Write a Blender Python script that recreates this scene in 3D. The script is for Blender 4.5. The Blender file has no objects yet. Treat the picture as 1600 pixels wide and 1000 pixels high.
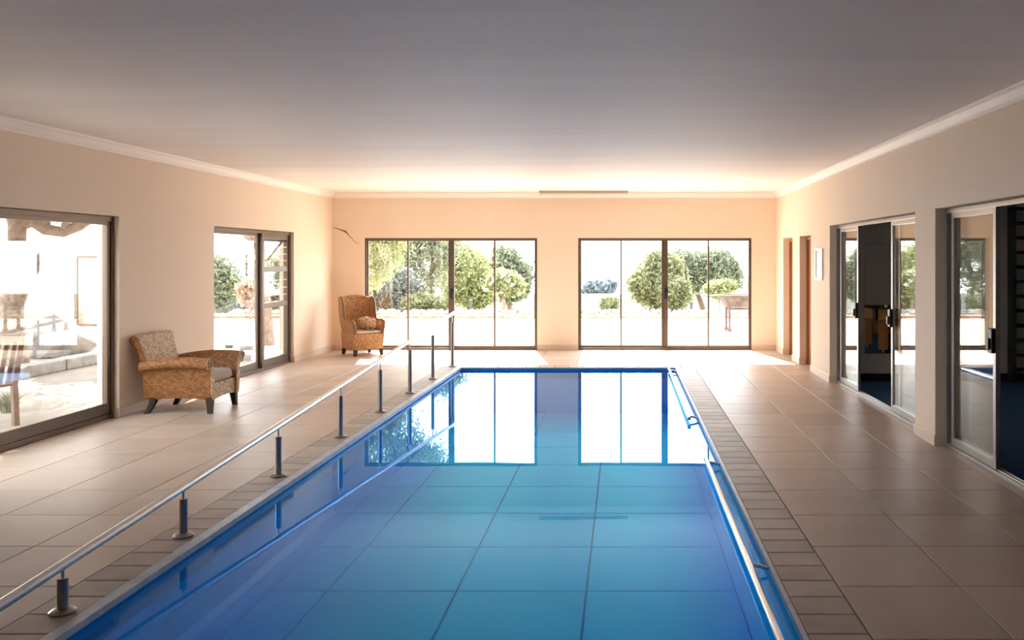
import bpy, bmesh, math, random
import numpy as np
from mathutils import Vector, Matrix

# ------------------------------------------------------------------ camera, sky, sun, exposure
sc = bpy.context.scene
C = sc.collection
R = math.radians
cam_d = bpy.data.cameras.new('camera')
cam = bpy.data.objects.new('camera', cam_d)
C.objects.link(cam)
cam.location = (0, 0, 1.65)
cam.rotation_euler = (R(90), 0, 0)
cam_d.sensor_width = 36
cam_d.lens = 30.6
cam_d.shift_x = -0.109
cam_d.shift_y = -0.060
cam_d.clip_end = 600
sc.camera = cam

world = bpy.data.worlds.new('world')
sc.world = world
world.use_nodes = True
bg = world.node_tree.nodes['Background']
bg.inputs[0].default_value = (0.92, 0.95, 1.0, 1)
bg.inputs[1].default_value = 1.6

sun_d = bpy.data.lights.new('sun_offscreen', 'SUN')
sun_d.energy = 5.8
sun_d.angle = R(0.6)
sun_d.color = (1.0, 0.93, 0.82)
sun = bpy.data.objects.new('sun_offscreen', sun_d)
C.objects.link(sun)
sun.rotation_euler = Vector((0.20, -1.0, -0.86)).to_track_quat('-Z', 'Y').to_euler()

vs = sc.view_settings
vs.view_transform = 'Standard'
vs.look = 'None'
vs.exposure = 2.72
vs.gamma = 1.0
vs.use_curve_mapping = False
try:
    sc.cycles.max_bounces = 14
    sc.cycles.diffuse_bounces = 7
    sc.cycles.glossy_bounces = 6
    sc.cycles.transparent_max_bounces = 24
    sc.cycles.use_denoising = True
    sc.cycles.sample_clamp_indirect = 8.0
except Exception:
    pass

rng = random.Random(7)

# ------------------------------------------------------------------ materials
def mat(name, col, rough=0.6, metal=0.0, spec=0.5):
    m = bpy.data.materials.new(name)
    m.use_nodes = True
    b = m.node_tree.nodes['Principled BSDF']
    b.inputs['Base Color'].default_value = (*col, 1)
    b.inputs['Roughness'].default_value = rough
    b.inputs['Metallic'].default_value = metal
    b.inputs['Specular IOR Level'].default_value = spec
    return m

def nd(m, t, **kw):
    n = m.node_tree.nodes.new(t)
    for k, v in kw.items():
        setattr(n, k, v)
    return n

def lk(m, a, b):
    m.node_tree.links.new(a, b)

def bsdf(m):
    return m.node_tree.nodes['Principled BSDF']

def mixcol(m, fac, a, b, blend='MIX'):
    n = nd(m, 'ShaderNodeMix', data_type='RGBA', blend_type=blend)
    for sock, v in ((n.inputs[0], fac), (n.inputs[6], a), (n.inputs[7], b)):
        if hasattr(v, 'links'):
            lk(m, v, sock)
        elif isinstance(v, (int, float)):
            sock.default_value = v
        else:
            sock.default_value = (*v, 1)
    return n.outputs[2]

def ramp(m, fac, lo, hi, c0=(0, 0, 0), c1=(1, 1, 1)):
    r = nd(m, 'ShaderNodeValToRGB')
    r.color_ramp.elements[0].position = lo
    r.color_ramp.elements[1].position = hi
    r.color_ramp.elements[0].color = (*c0, 1)
    r.color_ramp.elements[1].color = (*c1, 1)
    lk(m, fac, r.inputs[0])
    return r.outputs[0]

def noise(m, scale, detail=4, vec=None, stretch=None):
    n = nd(m, 'ShaderNodeTexNoise')
    n.inputs['Scale'].default_value = scale
    n.inputs['Detail'].default_value = detail
    if vec is None:
        tc = nd(m, 'ShaderNodeTexCoord')
        vec = tc.outputs['Object']
    if stretch:
        mp = nd(m, 'ShaderNodeMapping')
        mp.inputs['Scale'].default_value = stretch
        lk(m, vec, mp.inputs[0])
        vec = mp.outputs[0]
    lk(m, vec, n.inputs['Vector'])
    return n.outputs['Fac']

def bump(m, h, strength=0.3, dist=0.01):
    b = nd(m, 'ShaderNodeBump')
    b.inputs['Strength'].default_value = strength
    b.inputs['Distance'].default_value = dist
    lk(m, h, b.inputs['Height'])
    lk(m, b.outputs[0], bsdf(m).inputs['Normal'])

def two_tone(name, c0, c1, scale, rough=0.6, bumpy=0.0, dist=0.01, stretch=None, lo=0.35, hi=0.65, detail=4):
    m = mat(name, c0, rough)
    f = noise(m, scale, detail, stretch=stretch)
    lk(m, ramp(m, f, lo, hi, c0, c1), bsdf(m).inputs['Base Color'])
    if bumpy:
        bump(m, f, bumpy, dist)
    return m

def random_tint(name, c0, c1, nscale, rough, amount=0.16, spec=0.5, bumpy=0.0):
    """colour that differs from piece to piece, with a soft mottling"""
    m = mat(name, c0, rough, spec=spec)
    oi = nd(m, 'ShaderNodeObjectInfo')
    tc = nd(m, 'ShaderNodeTexCoord')
    add = nd(m, 'ShaderNodeVectorMath', operation='ADD')
    sca = nd(m, 'ShaderNodeVectorMath', operation='SCALE')
    sca.inputs[0].default_value = (37, 19, 7)
    lk(m, oi.outputs['Random'], sca.inputs['Scale'])
    lk(m, tc.outputs['Object'], add.inputs[0])
    lk(m, sca.outputs[0], add.inputs[1])
    f = noise(m, nscale, 5, vec=add.outputs[0])
    base = ramp(m, f, 0.3, 0.7, c0, c1)
    mr = nd(m, 'ShaderNodeMapRange')
    mr.inputs['To Min'].default_value = 1 - amount
    mr.inputs['To Max'].default_value = 1 + amount
    lk(m, oi.outputs['Random'], mr.inputs['Value'])
    hsv = nd(m, 'ShaderNodeHueSaturation')
    lk(m, mr.outputs[0], hsv.inputs['Value'])
    lk(m, base, hsv.inputs['Color'])
    lk(m, hsv.outputs[0], bsdf(m).inputs['Base Color'])
    if bumpy:
        bump(m, f, bumpy, 0.004)
    return m

def clear(name, r0, tint, bump_scale=None, bump_strength=0.0, refl=(1, 1, 1)):
    """clear sheet: lets light straight through, reflects by the angle of view (Schlick)"""
    m = bpy.data.materials.new(name)
    m.use_nodes = True
    nt = m.node_tree
    nt.nodes.clear()
    out = nd(m, 'ShaderNodeOutputMaterial')
    mix = nd(m, 'ShaderNodeMixShader')
    tr = nd(m, 'ShaderNodeBsdfTransparent')
    gl = nd(m, 'ShaderNodeBsdfGlossy')
    gl.inputs['Roughness'].default_value = 0.0
    gl.inputs['Color'].default_value = (*refl, 1)
    tr.inputs[0].default_value = (*tint, 1)
    lw = nd(m, 'ShaderNodeLayerWeight')
    lw.inputs['Blend'].default_value = 0.5
    p = nd(m, 'ShaderNodeMath', operation='POWER')
    p.inputs[1].default_value = 5
    lk(m, lw.outputs['Facing'], p.inputs[0])
    ma = nd(m, 'ShaderNodeMath', operation='MULTIPLY_ADD')
    ma.inputs[1].default_value = 1 - r0
    ma.inputs[2].default_value = r0
    lk(m, p.outputs[0], ma.inputs[0])
    lk(m, ma.outputs[0], mix.inputs[0])
    lk(m, tr.outputs[0], mix.inputs[1])
    lk(m, gl.outputs[0], mix.inputs[2])
    lk(m, mix.outputs[0], out.inputs[0])
    if bump_scale:
        f = noise(m, bump_scale, 2)
        b = nd(m, 'ShaderNodeBump')
        b.inputs['Strength'].default_value = bump_strength
        b.inputs['Distance'].default_value = 0.02
        lk(m, f, b.inputs['Height'])
        lk(m, b.outputs[0], gl.inputs['Normal'])
    return m

def leaf_mat(name, c0, c1):
    m = bpy.data.materials.new(name)
    m.use_nodes = True
    nt = m.node_tree
    nt.nodes.clear()
    out = nd(m, 'ShaderNodeOutputMaterial')
    mix = nd(m, 'ShaderNodeMixShader')
    mix.inputs[0].default_value = 0.4
    d = nd(m, 'ShaderNodeBsdfDiffuse')
    t = nd(m, 'ShaderNodeBsdfTranslucent')
    g = nd(m, 'ShaderNodeNewGeometry')
    col = ramp(m, g.outputs['Random Per Island'], 0.0, 1.0, c0, c1)
    lk(m, col, d.inputs[0])
    lk(m, col, t.inputs[0])
    lk(m, d.outputs[0], mix.inputs[1])
    lk(m, t.outputs[0], mix.inputs[2])
    lk(m, mix.outputs[0], out.inputs[0])
    return m

def wicker_mat(name, c0, c1, w=0.024, h=0.012, strength=0.9):
    m = mat(name, c0, 0.6)
    tc = nd(m, 'ShaderNodeTexCoord')
    br = nd(m, 'ShaderNodeTexBrick')
    br.offset = 0.5
    br.inputs['Scale'].default_value = 1.0
    br.inputs['Brick Width'].default_value = w
    br.inputs['Row Height'].default_value = h
    br.inputs['Mortar Size'].default_value = h * .14
    br.inputs['Mortar Smooth'].default_value = 0.8
    br.inputs['Color1'].default_value = (*c0, 1)
    br.inputs['Color2'].default_value = (*c1, 1)
    br.inputs['Mortar'].default_value = (c0[0] * .25, c0[1] * .2, c0[2] * .15, 1)
    lk(m, tc.outputs['UV'], br.inputs['Vector'])
    f = noise(m, 60, 3)
    lk(m, mixcol(m, 0.35, br.outputs['Color'], ramp(m, f, .3, .7, (.12, .06, .025), (.9, .66, .4)), 'SOFT_LIGHT'), bsdf(m).inputs['Base Color'])
    inv = nd(m, 'ShaderNodeMath', operation='SUBTRACT')
    inv.inputs[0].default_value = 1
    lk(m, br.outputs['Fac'], inv.inputs[1])
    bump(m, inv.outputs[0], strength, 0.006)
    return m

M = {}
def plaster(name, c0, c1):
    m = mat(name, c0, 0.75, spec=0.25)
    f = noise(m, 0.9, 6)
    lk(m, ramp(m, f, .3, .75, c0, c1), bsdf(m).inputs['Base Color'])
    bump(m, noise(m, 45, 3), 0.08, 0.004)
    return m

M['wall'] = plaster('cream_plaster', (.80, .672, .54), (.84, .715, .585))
M['room_wall'] = plaster('grey_plaster', (.58, .53, .48), (.62, .57, .52))
M['ceiling'] = two_tone('ceiling_paint', (.86, .81, .775), (.81, .765, .735), 1.0, 0.65, stretch=(.35, 2.2, 1), detail=7)
M['cornice'] = mat('cornice_paint', (.88, .82, .78), 0.5)
M['tile'] = random_tint('floor_tile_glaze', (.44, .34, .27), (.51, .40, .325), 2.2, 0.42, 0.11)
M['skirt'] = random_tint('skirting_tile', (.66, .54, .43), (.72, .60, .49), 2.2, 0.4, 0.05)
M['coping'] = random_tint('coping_stone', (.36, .29, .245), (.46, .38, .32), 5, 0.5, 0.14, bumpy=0.3)
M['screed'] = mat('grout_screed', (.22, .18, .155), 0.9)
M['pool_tile'] = random_tint('pool_slab_blue', (.002, .37, .97), (.003, .43, 1.0), 1.6, 0.5, 0.05)
M['pool_wall'] = two_tone('pool_lining_blue', (.002, .37, .97), (.003, .43, 1.0), 3, 0.5)
M['pool_grout'] = mat('pool_grout', (.003, .17, .52), 0.8)
M['band'] = mat('waterline_mosaic', (.015, .20, .60), 0.3)
M['lip'] = two_tone('pool_lip_stone', (.36, .42, .52), (.50, .54, .60), 9, 0.4)
M['water'] = clear('pool_water_clear', 0.02, (.25, .97, 1.0), 1.3, 0.03, (.42, .66, 1.0))
M['glass'] = clear('window_glass', 0.045, (.97, .98, .97))
M['bronze'] = mat('bronze_aluminium', (.15, .11, .085), 0.4, 0.55)
M['silver'] = mat('silver_aluminium', (.42, .41, .40), 0.35, 0.75)
M['steel'] = mat('brushed_steel', (.62, .61, .60), 0.28, 1.0)
M['chrome'] = mat('polished_chrome', (.80, .81, .83), 0.10, 1.0)
M['post'] = mat('steel_post', (.34, .31, .29), 0.32, 0.95)
M['black'] = mat('black_plastic', (.015, .015, .016), 0.4)
M['wood_door'] = two_tone('brown_wood', (.30, .125, .045), (.40, .18, .07), 3, 0.45, stretch=(6, 6, .6))
M['dark_wood'] = two_tone('dark_stained_wood', (.022, .013, .008), (.04, .024, .015), 8, 0.75)
M['trim_wood'] = two_tone('brown_stained_wood', (.13, .065, .03), (.20, .105, .05), 8, 0.35)
M['table_wood'] = two_tone('orange_wood', (.50, .22, .075), (.58, .28, .10), 4, 0.4, stretch=(1, 6, 6))
M['wicker'] = wicker_mat('woven_wicker', (.28, .118, .038), (.50, .245, .088), .034, .017)
M['wicker_light'] = wicker_mat('pale_wicker', (.46, .30, .17), (.86, .68, .48), .03, .017)
M['wicker_wing'] = wicker_mat('golden_wicker', (.36, .17, .065), (.62, .36, .17), 0.036, 0.02)
M['wicker_flat'] = wicker_mat('smooth_wicker', (.40, .20, .085), (.46, .24, .105), 0.012, 0.006, 0.3)
M['linen'] = two_tone('grey_linen', (.47, .40, .34), (.53, .46, .40), 60, 0.85, 0.15, 0.002)
M['speckle'] = two_tone('speckled_fabric', (.30, .13, .05), (.78, .60, .42), 45, 0.9, 0.6, 0.01, lo=.42, hi=.58)
M['carpet'] = two_tone('blue_carpet', (.012, .06, .15), (.02, .09, .21), 60, 0.95, 0.3, 0.01)
M['mirror'] = mat('mirror_glass', (.72, .74, .74), 0.02, 1.0)
M['paper'] = mat('notice_paper', (.72, .76, .82), 0.5)
M['ink'] = mat('notice_ink', (.25, .28, .33), 0.6)
M['white_metal'] = mat('white_enamel', (.80, .74, .68), 0.4)
M['shaded_enamel'] = mat('shaded_enamel', (.5, .40, .31), 0.5)  # batten housing: its shade is put into the enamel colour
M['tube'] = mat('unlit_tube', (.82, .80, .78), 0.3)
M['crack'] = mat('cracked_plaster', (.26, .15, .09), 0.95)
M['green_cloth'] = mat('dark_cloth', (.03, .03, .032), 0.9)
M['ball'] = mat('cream_ball', (.75, .62, .42), 0.2)
M['rust'] = two_tone('rusty_steel', (.05, .035, .03), (.11, .075, .06), 9, 0.8, 0.4)
M['bark'] = two_tone('grey_bark', (.15, .11, .085), (.25, .195, .155), 14, 0.9, 0.7, 0.02)
M['bark_dark'] = two_tone('dark_bark', (.085, .06, .045), (.15, .11, .08), 14, 0.9, 0.7, 0.02)
M['rock'] = two_tone('grey_rock', (.13, .122, .12), (.24, .225, .22), 3, 0.9, 0.8, 0.05, detail=8)
M['stone'] = two_tone('pale_stone', (.20, .19, .18), (.32, .305, .29), 6, 0.9, 0.6, 0.03)
M['kerb'] = two_tone('red_kerb', (.24, .125, .085), (.34, .20, .145), 6, 0.9)
M['soil'] = two_tone('garden_soil', (.42, .30, .19), (.52, .41, .28), 0.8, 0.95)
M['bank'] = two_tone('dry_grass_bank', (.34, .28, .17), (.28, .28, .14), 0.35, 0.95)
M['yardwall'] = two_tone('grey_yard_wall', (.28, .28, .295), (.34, .34, .355), 0.6, 0.9)
M['building'] = two_tone('white_render', (.60, .53, .47), (.66, .59, .53), 1.5, 0.8)
M['roof_tile'] = two_tone('clay_roof', (.34, .15, .09), (.46, .24, .16), 8, 0.8)
M['terracotta'] = mat('terracotta', (.42, .20, .12), 0.8)
M['concrete'] = two_tone('courtyard_concrete', (.24, .205, .175), (.31, .265, .225), 1.5, 0.9, 0.2)
M['pot'] = mat('blue_grey_pot', (.30, .33, .38), 0.6)
M['fence'] = mat('fence_post_dark', (.05, .05, .05), 0.7)
def paving():
    m = mat('brick_paving', (.5, .45, .4), 0.9)
    tc = nd(m, 'ShaderNodeTexCoord')
    br = nd(m, 'ShaderNodeTexBrick')
    br.inputs['Scale'].default_value = 1
    br.inputs['Brick Width'].default_value = .4
    br.inputs['Row Height'].default_value = .2
    br.inputs['Mortar Size'].default_value = .008
    br.inputs['Color1'].default_value = (.50, .43, .37, 1)
    br.inputs['Color2'].default_value = (.58, .50, .43, 1)
    br.inputs['Mortar'].default_value = (.33, .28, .23, 1)
    lk(m, tc.outputs['Object'], br.inputs['Vector'])
    lk(m, br.outputs['Color'], bsdf(m).inputs['Base Color'])
    return m
M['paving'] = paving()
M['leaf_olive'] = leaf_mat('leaf_olive', (.15, .16, .09), (.28, .29, .17))
M['leaf_green'] = leaf_mat('leaf_green', (.14, .16, .115), (.25, .27, .19))
M['leaf_grey'] = leaf_mat('leaf_grey', (.12, .135, .125), (.20, .22, .20))
M['leaf_lime'] = leaf_mat('leaf_lime', (.19, .21, .10), (.34, .36, .19))
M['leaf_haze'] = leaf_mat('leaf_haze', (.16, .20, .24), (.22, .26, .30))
M['leaf_pink'] = leaf_mat('leaf_pink', (.35, .22, .18), (.52, .36, .31))
M['petal'] = leaf_mat('petal_white', (.75, .72, .66), (.85, .83, .78))

# ------------------------------------------------------------------ mesh helpers
class MB:
    """collects shapes for ONE mesh object"""
    def __init__(s):
        s.v, s.f, s.uv = [], [], []
        s.has_uv = False
    def quadface(s, idx, uv=None):
        s.f.append(tuple(idx))
        s.uv.append(uv if uv else [(0, 0)] * len(idx))
    def box(s, x0, x1, y0, y1, z0, z1):
        n = len(s.v)
        s.v += [(x0, y0, z0), (x1, y0, z0), (x1, y1, z0), (x0, y1, z0), (x0, y0, z1), (x1, y0, z1), (x1, y1, z1), (x0, y1, z1)]
        for q in ((0, 3, 2, 1), (4, 5, 6, 7), (0, 1, 5, 4), (1, 2, 6, 5), (2, 3, 7, 6), (3, 0, 4, 7)):
            s.quadface([n + i for i in q])
        return s
    def cbox(s, x0, x1, y0, y1, z0, z1, c):
        """box with chamfered top edge"""
        n = len(s.v)
        s.v += [(x0, y0, z0), (x1, y0, z0), (x1, y1, z0), (x0, y1, z0),
                (x0, y0, z1 - c), (x1, y0, z1 - c), (x1, y1, z1 - c), (x0, y1, z1 - c),
                (x0 + c, y0 + c, z1), (x1 - c, y0 + c, z1), (x1 - c, y1 - c, z1), (x0 + c, y1 - c, z1)]
        s.quadface([n + 8, n + 9, n + 10, n + 11])
        for k in range(4):
            j = (k + 1) % 4
            s.quadface([n + k, n + j, n + 4 + j, n + 4 + k])
            s.quadface([n + 4 + k, n + 4 + j, n + 8 + j, n + 8 + k])
        s.quadface([n + 3, n + 2, n + 1, n])
        return s
    def loft(s, rings, closed=True, caps=True):
        """rings of equal length; UV in metres along ring and along loft"""
        s.has_uv = True
        n0 = len(s.v)
        k = len(rings[0])
        for r in rings:
            s.v += [tuple(p) for p in r]
        ul = [0.0]
        for a in range(1, len(rings)):
            ul.append(ul[-1] + max((Vector(rings[a][i]) - Vector(rings[a - 1][i])).length for i in range(k)))
        mid = rings[len(rings) // 2]
        vl = [0.0]
        for i in range(1, k + 1):
            vl.append(vl[-1] + (Vector(mid[i % k]) - Vector(mid[i - 1])).length)
        for a in range(len(rings) - 1):
            for i in range(k if closed else k - 1):
                j = (i + 1) % k
                s.quadface([n0 + a * k + i, n0 + a * k + j, n0 + (a + 1) * k + j, n0 + (a + 1) * k + i],
                           [(ul[a], vl[i]), (ul[a], vl[i + 1]), (ul[a + 1], vl[i + 1]), (ul[a + 1], vl[i])])
        if caps and closed:
            for a, rev in ((0, True), (len(rings) - 1, False)):
                idx = [n0 + a * k + i for i in range(k)]
                if rev:
                    idx.reverse()
                r = rings[a]
                o = Vector(r[0])
                e1 = (Vector(r[k // 3]) - o)
                e1 = e1.normalized() if e1.length > 1e-9 else Vector((1, 0, 0))
                nn = e1.cross(Vector(r[2 * k // 3]) - o)
                nn = nn.normalized() if nn.length > 1e-9 else Vector((0, 0, 1))
                e2 = nn.cross(e1)
                s.quadface(idx, [((Vector(s.v[i]) - o).dot(e1), (Vector(s.v[i]) - o).dot(e2)) for i in idx])
        return s
    def tube(s, pts, rad, seg=12, caps=True):
        pts = [Vector(p) for p in pts]
        rads = rad if isinstance(rad, (list, tuple)) else [rad] * len(pts)
        rings = []
        up = None
        for i, p in enumerate(pts):
            t = (pts[min(i + 1, len(pts) - 1)] - pts[max(i - 1, 0)]).normalized()
            if up is None:
                up = Vector((0, 0, 1)) if abs(t.z) < .9 else Vector((1, 0, 0))
            a = t.cross(up).normalized()
            b = a.cross(t).normalized()
            up = b
            rings.append([p + (a * math.cos(q) + b * math.sin(q)) * rads[i] for q in [2 * math.pi * j / seg for j in range(seg)]])
        return s.loft(rings, True, caps)
    def lathe(s, prof, cx=0, cy=0, seg=20):
        rings = [[(cx + r * math.cos(2 * math.pi * j / seg), cy + r * math.sin(2 * math.pi * j / seg), z) for j in range(seg)] for r, z in prof]
        return s.loft(rings, True, True)
    def prism(s, poly, axis, a0, a1):
        """poly in the two other axes, extruded along axis"""
        def p(u, v, w):
            return {'x': (w, u, v), 'y': (u, w, v), 'z': (u, v, w)}[axis]
        return s.loft([[p(u, v, a0) for u, v in poly], [p(u, v, a1) for u, v in poly]], True, True)
    def build(s, name, m, parent=None, smooth=False, bevel=0, subsurf=0):
        me = bpy.data.meshes.new(name)
        me.from_pydata(s.v, [], s.f)
        if s.has_uv:
            uvl = me.uv_layers.new(name='UVMap')
            flat = [c for u in s.uv for c in u]
            uvl.data.foreach_set('uv', [x for c in flat for x in c])
        me.validate()
        bm = bmesh.new()
        bm.from_mesh(me)
        bmesh.ops.recalc_face_normals(bm, faces=bm.faces)
        bm.to_mesh(me)
        bm.free()
        me.materials.append(M[m] if isinstance(m, str) else m)
        if smooth:
            me.polygons.foreach_set('use_smooth', [True] * len(me.polygons))
        o = bpy.data.objects.new(name, me)
        C.objects.link(o)
        if parent:
            o.parent = parent
        if bevel:
            b = o.modifiers.new('bevel', 'BEVEL')
            b.width = bevel
            b.segments = 2
            b.limit_method = 'ANGLE'
        if subsurf:
            q = o.modifiers.new('subsurf', 'SUBSURF')
            q.levels = subsurf
            q.render_levels = subsurf
        if smooth and not subsurf:
            try:
                me.set_sharp_from_angle(angle=R(50))
            except Exception:
                pass
        return o

def tag(o, label, cat, group=None, kind=None):
    o['label'] = label
    o['category'] = cat
    if group:
        o['group'] = group
    if kind:
        o['kind'] = kind
    return o

def thing(name, loc, rz, label, cat, group=None, kind=None):
    o = bpy.data.objects.new(name, None)
    C.objects.link(o)
    o.empty_display_size = 0.1
    o.location = loc
    o.rotation_euler = (0, 0, rz)
    return tag(o, label, cat, group, kind)

def piece(name, me, parent, loc):
    o = bpy.data.objects.new(name, me)
    C.objects.link(o)
    o.parent = parent
    o.location = loc
    return o

_tc = {}
def slab_mesh(name, w, d, h, m, c=0.003):
    key = (name, round(w, 3), round(d, 3), h)
    if key not in _tc:
        t = MB().cbox(-w / 2, w / 2, -d / 2, d / 2, -h, 0, c).build(name, m)
        _tc[key] = t.data
        bpy.data.objects.remove(t)
    return _tc[key]

def px(x, y, Y):
    """a point seen at photo pixel (x, y), at distance Y: used to read real positions off the photograph"""
    return Vector(((x - 975) * Y / 1360, Y, 1.65 - (y - 404) * Y / 1360))

# ------------------------------------------------------------------ room dimensions
XL, XR = -5.25, 2.746
YB, YF = 15.69, -2.2
ZC = 2.84
T = 0.23
PX0, PX1, PY0, PY1 = -2.48, 0.79, 1.2, 13.15      # pool
CW = 0.29
WZ = -0.04
DEPTH = 0.68

# floor slab around the pool, with each tile laid on it
f = MB()
f.box(XL - T, PX0 - 0.06, YF, YB + T, -0.3, -0.012)
f.box(PX1 + 0.06, XR + T, YF, YB + T, -0.3, -0.012)
f.box(PX0 - 0.06, PX1 + 0.06, PY1 + 0.06, YB + T, -0.3, -0.012)
f.box(PX0 - 0.06, PX1 + 0.06, YF, PY0 - 0.06, -0.3, -0.012)
floor = tag(f.build('floor', 'screed'), 'floor of large beige tiles around the indoor pool', 'floor', kind='structure')
J = 0.006
def lay(x0, x1, y0, y1, gx, gy, s=0.61):
    i0, i1 = math.floor((x0 - gx) / s) - 1, math.ceil((x1 - gx) / s) + 1
    j0, j1 = math.floor((y0 - gy) / s) - 1, math.ceil((y1 - gy) / s) + 1
    for i in range(i0, i1):
        for j in range(j0, j1):
            a0, a1 = max(x0, gx + i * s), min(x1, gx + (i + 1) * s)
            b0, b1 = max(y0, gy + j * s), min(y1, gy + (j + 1) * s)
            if a1 - a0 < .04 or b1 - b0 < .04:
                continue
            piece('floor_tile', slab_mesh('floor_tile', a1 - a0 - J, b1 - b0 - J, .012, 'tile', .002), floor, ((a0 + a1) / 2, (b0 + b1) / 2, 0))
lay(PX1 + CW, XR, 1.5, YB, PX1 + CW, 4.383)
lay(XL, PX0 - CW, 1.5, YB, PX0 - CW, 4.383)
lay(PX0 - CW, PX1 + CW, PY1 + CW, YB, PX1 + CW, 4.383)
# plain tiles in the openings' sills and behind the camera
MB().box(XL, PX0 - CW, YF, 1.5, -.012, 0).box(PX1 + CW, XR, YF, 1.5, -.012, 0).box(PX0 - CW, PX1 + CW, YF, PY0 - CW, -.012, 0).box(XL - T, XL, YF, YB, -.012, -.001).box(XR, XR + T, YF, YB, -.012, -.001).box(XL, XR, YB, YB + T, -.012, -.001).build('floor_margin', 'tile', floor)
# coping pavers round the pool
pw = 0.212
cop = lambda w, d: slab_mesh('coping_paver', w - .007, d - .007, .03, 'coping', .004)
k = PY1
while k - pw > 1.6:
    for xa, xb in ((PX0 - CW, PX0 - .045), (PX1 + .012, PX1 + CW)):
        piece('coping_paver', cop(xb - xa, pw), floor, ((xa + xb) / 2, k - pw / 2, 0.002))
    k -= pw
x = PX0 - CW
n = round((PX1 - PX0 + 2 * CW) / pw)
w = (PX1 - PX0 + 2 * CW) / n
for i in range(n):
    piece('coping_paver', cop(w, CW), floor, (PX0 - CW + (i + .5) * w, PY1 + CW / 2 + .003, 0.002))

# pool basin, its slabs and the water
basin = MB()
basin.box(PX0 - .2, PX1 + .2, PY0 - .2, PY1 + .2, -DEPTH - .25, -DEPTH - .012)
basin.box(PX0 - .06, PX0, PY0, PY1, -DEPTH - .02, -.012)
basin.box(PX1, PX1 + .06, PY0, PY1, -DEPTH - .02, -.012)
basin.box(PX0, PX1, PY1, PY1 + .06, -DEPTH - .02, -.012)
basin.box(PX0, PX1, PY0 - .06, PY0, -DEPTH - .02, -.012)
pool = tag(basin.build('pool_basin', 'pool_wall'), 'rectangular sunken swimming pool basin lined in bright blue', 'pool', kind='structure')
MB().box(PX0, PX1, PY0, PY1, -DEPTH - .012, -DEPTH - .008).build('pool_grout_bed', 'pool_grout', pool)
xs_ = [PX0, -2.08, -1.17, -.26, PX1]
sy = .93
j = 7.02 + sy * 7
while j > PY0:
    b0, b1 = max(PY0, j - sy), min(PY1, j)
    if b1 - b0 > .05:
        for xa, xb in zip(xs_, xs_[1:]):
            piece('pool_slab', slab_mesh('pool_slab', xb - xa - .013, b1 - b0 - .015, .012, 'pool_tile', .004), pool, ((xa + xb) / 2, (b0 + b1) / 2, -DEPTH + .004))
    j -= sy
b = MB()
b.box(PX0, PX0 + .006, PY0, PY1, -.16, -.03).box(PX1 - .006, PX1, PY0, PY1, -.16, -.03).box(PX0 + .006, PX1 - .006, PY1 - .006, PY1, -.16, -.012)
b.build('waterline_band', 'band', pool)
lip = MB()
lip.box(PX0 - .045, PX0 + .02, PY0, PY1, -.03, .004).box(PX1 - .012, PX1 + .012, PY0, PY1, -.03, .004)
lip.build('pool_lip', 'lip', pool)
wtr = MB()
wtr.box(PX0 + .001, PX1 - .001, PY0 + .001, PY1 - .001, WZ - .0005, WZ)
wtr.f = [wtr.f[1]]
wtr.uv = [wtr.uv[1]]
tag(wtr.build('pool_water', 'water'), 'still clear blue water filling the indoor swimming pool', 'water', kind='stuff')

# ------------------------------------------------------------------ walls with openings
def wall_x(name, x0, x1, y0, y1, openings, m, label):
    """wall along Y; openings (ya, yb, top)"""
    b = MB()
    y = y0
    for a, c, t in sorted(openings):
        if a > y:
            b.box(x0, x1, y, a, -.012, ZC)
        b.box(x0, x1, a, c, t, ZC)
        y = c
    if y < y1:
        b.box(x0, x1, y, y1, -.012, ZC)
    return tag(b.build(name, m), label, 'wall', kind='structure')

RO = [(4.25, 7.67, 2.09), (8.2, 11.6, 2.09), (12.76, 13.58, 2.0), (14.14, 14.97, 2.0)]
LO = [(5.5, 9.06, 2.09), (11.16, 13.86, 2.07)]
wall_x('wall_right', XR, XR + T, YF, YB + T, RO, 'wall', 'cream plaster wall with two sliding doors and two narrow doorways')
wall_x('wall_left', XL - T, XL, YF, YB + T, LO, 'wall', 'cream plaster wall behind the two wicker chairs')
BO = [(-4.674, -1.558), (-.82, 2.308)]
BT = 2.02
b = MB()
b.box(XL, BO[0][0], YB, YB + T, -.012, ZC).box(BO[0][1], BO[1][0], YB, YB + T, -.012, ZC).box(BO[1][1], XR, YB, YB + T, -.012, ZC)
for a, c in BO:
    b.box(a, c, YB, YB + T, BT, ZC)
wall_back = tag(b.build('wall_back', 'wall'), 'cream plaster end wall with two wide glazed door sets', 'wall', kind='structure')
# crack beside the left door set: a thin jagged gouge
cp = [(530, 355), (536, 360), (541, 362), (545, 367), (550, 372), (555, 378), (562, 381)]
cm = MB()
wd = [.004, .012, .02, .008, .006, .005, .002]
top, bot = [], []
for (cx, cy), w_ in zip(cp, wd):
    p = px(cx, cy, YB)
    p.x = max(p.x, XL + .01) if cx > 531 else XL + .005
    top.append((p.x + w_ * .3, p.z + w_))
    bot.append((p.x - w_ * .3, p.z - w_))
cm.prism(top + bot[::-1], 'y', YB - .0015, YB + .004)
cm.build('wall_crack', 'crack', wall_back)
tag(MB().box(XL, XR, YF - T, YF, -.012, ZC).build('wall_front', 'wall'), 'cream plaster wall behind the viewpoint', 'wall', kind='structure')
tag(MB().box(XL - T - .15, 7.0, YF - T, YB + T + .2, ZC, ZC + .16).build('ceiling', 'ceiling'), 'long plain pale painted ceiling over the pool', 'ceiling', kind='structure')

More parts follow.
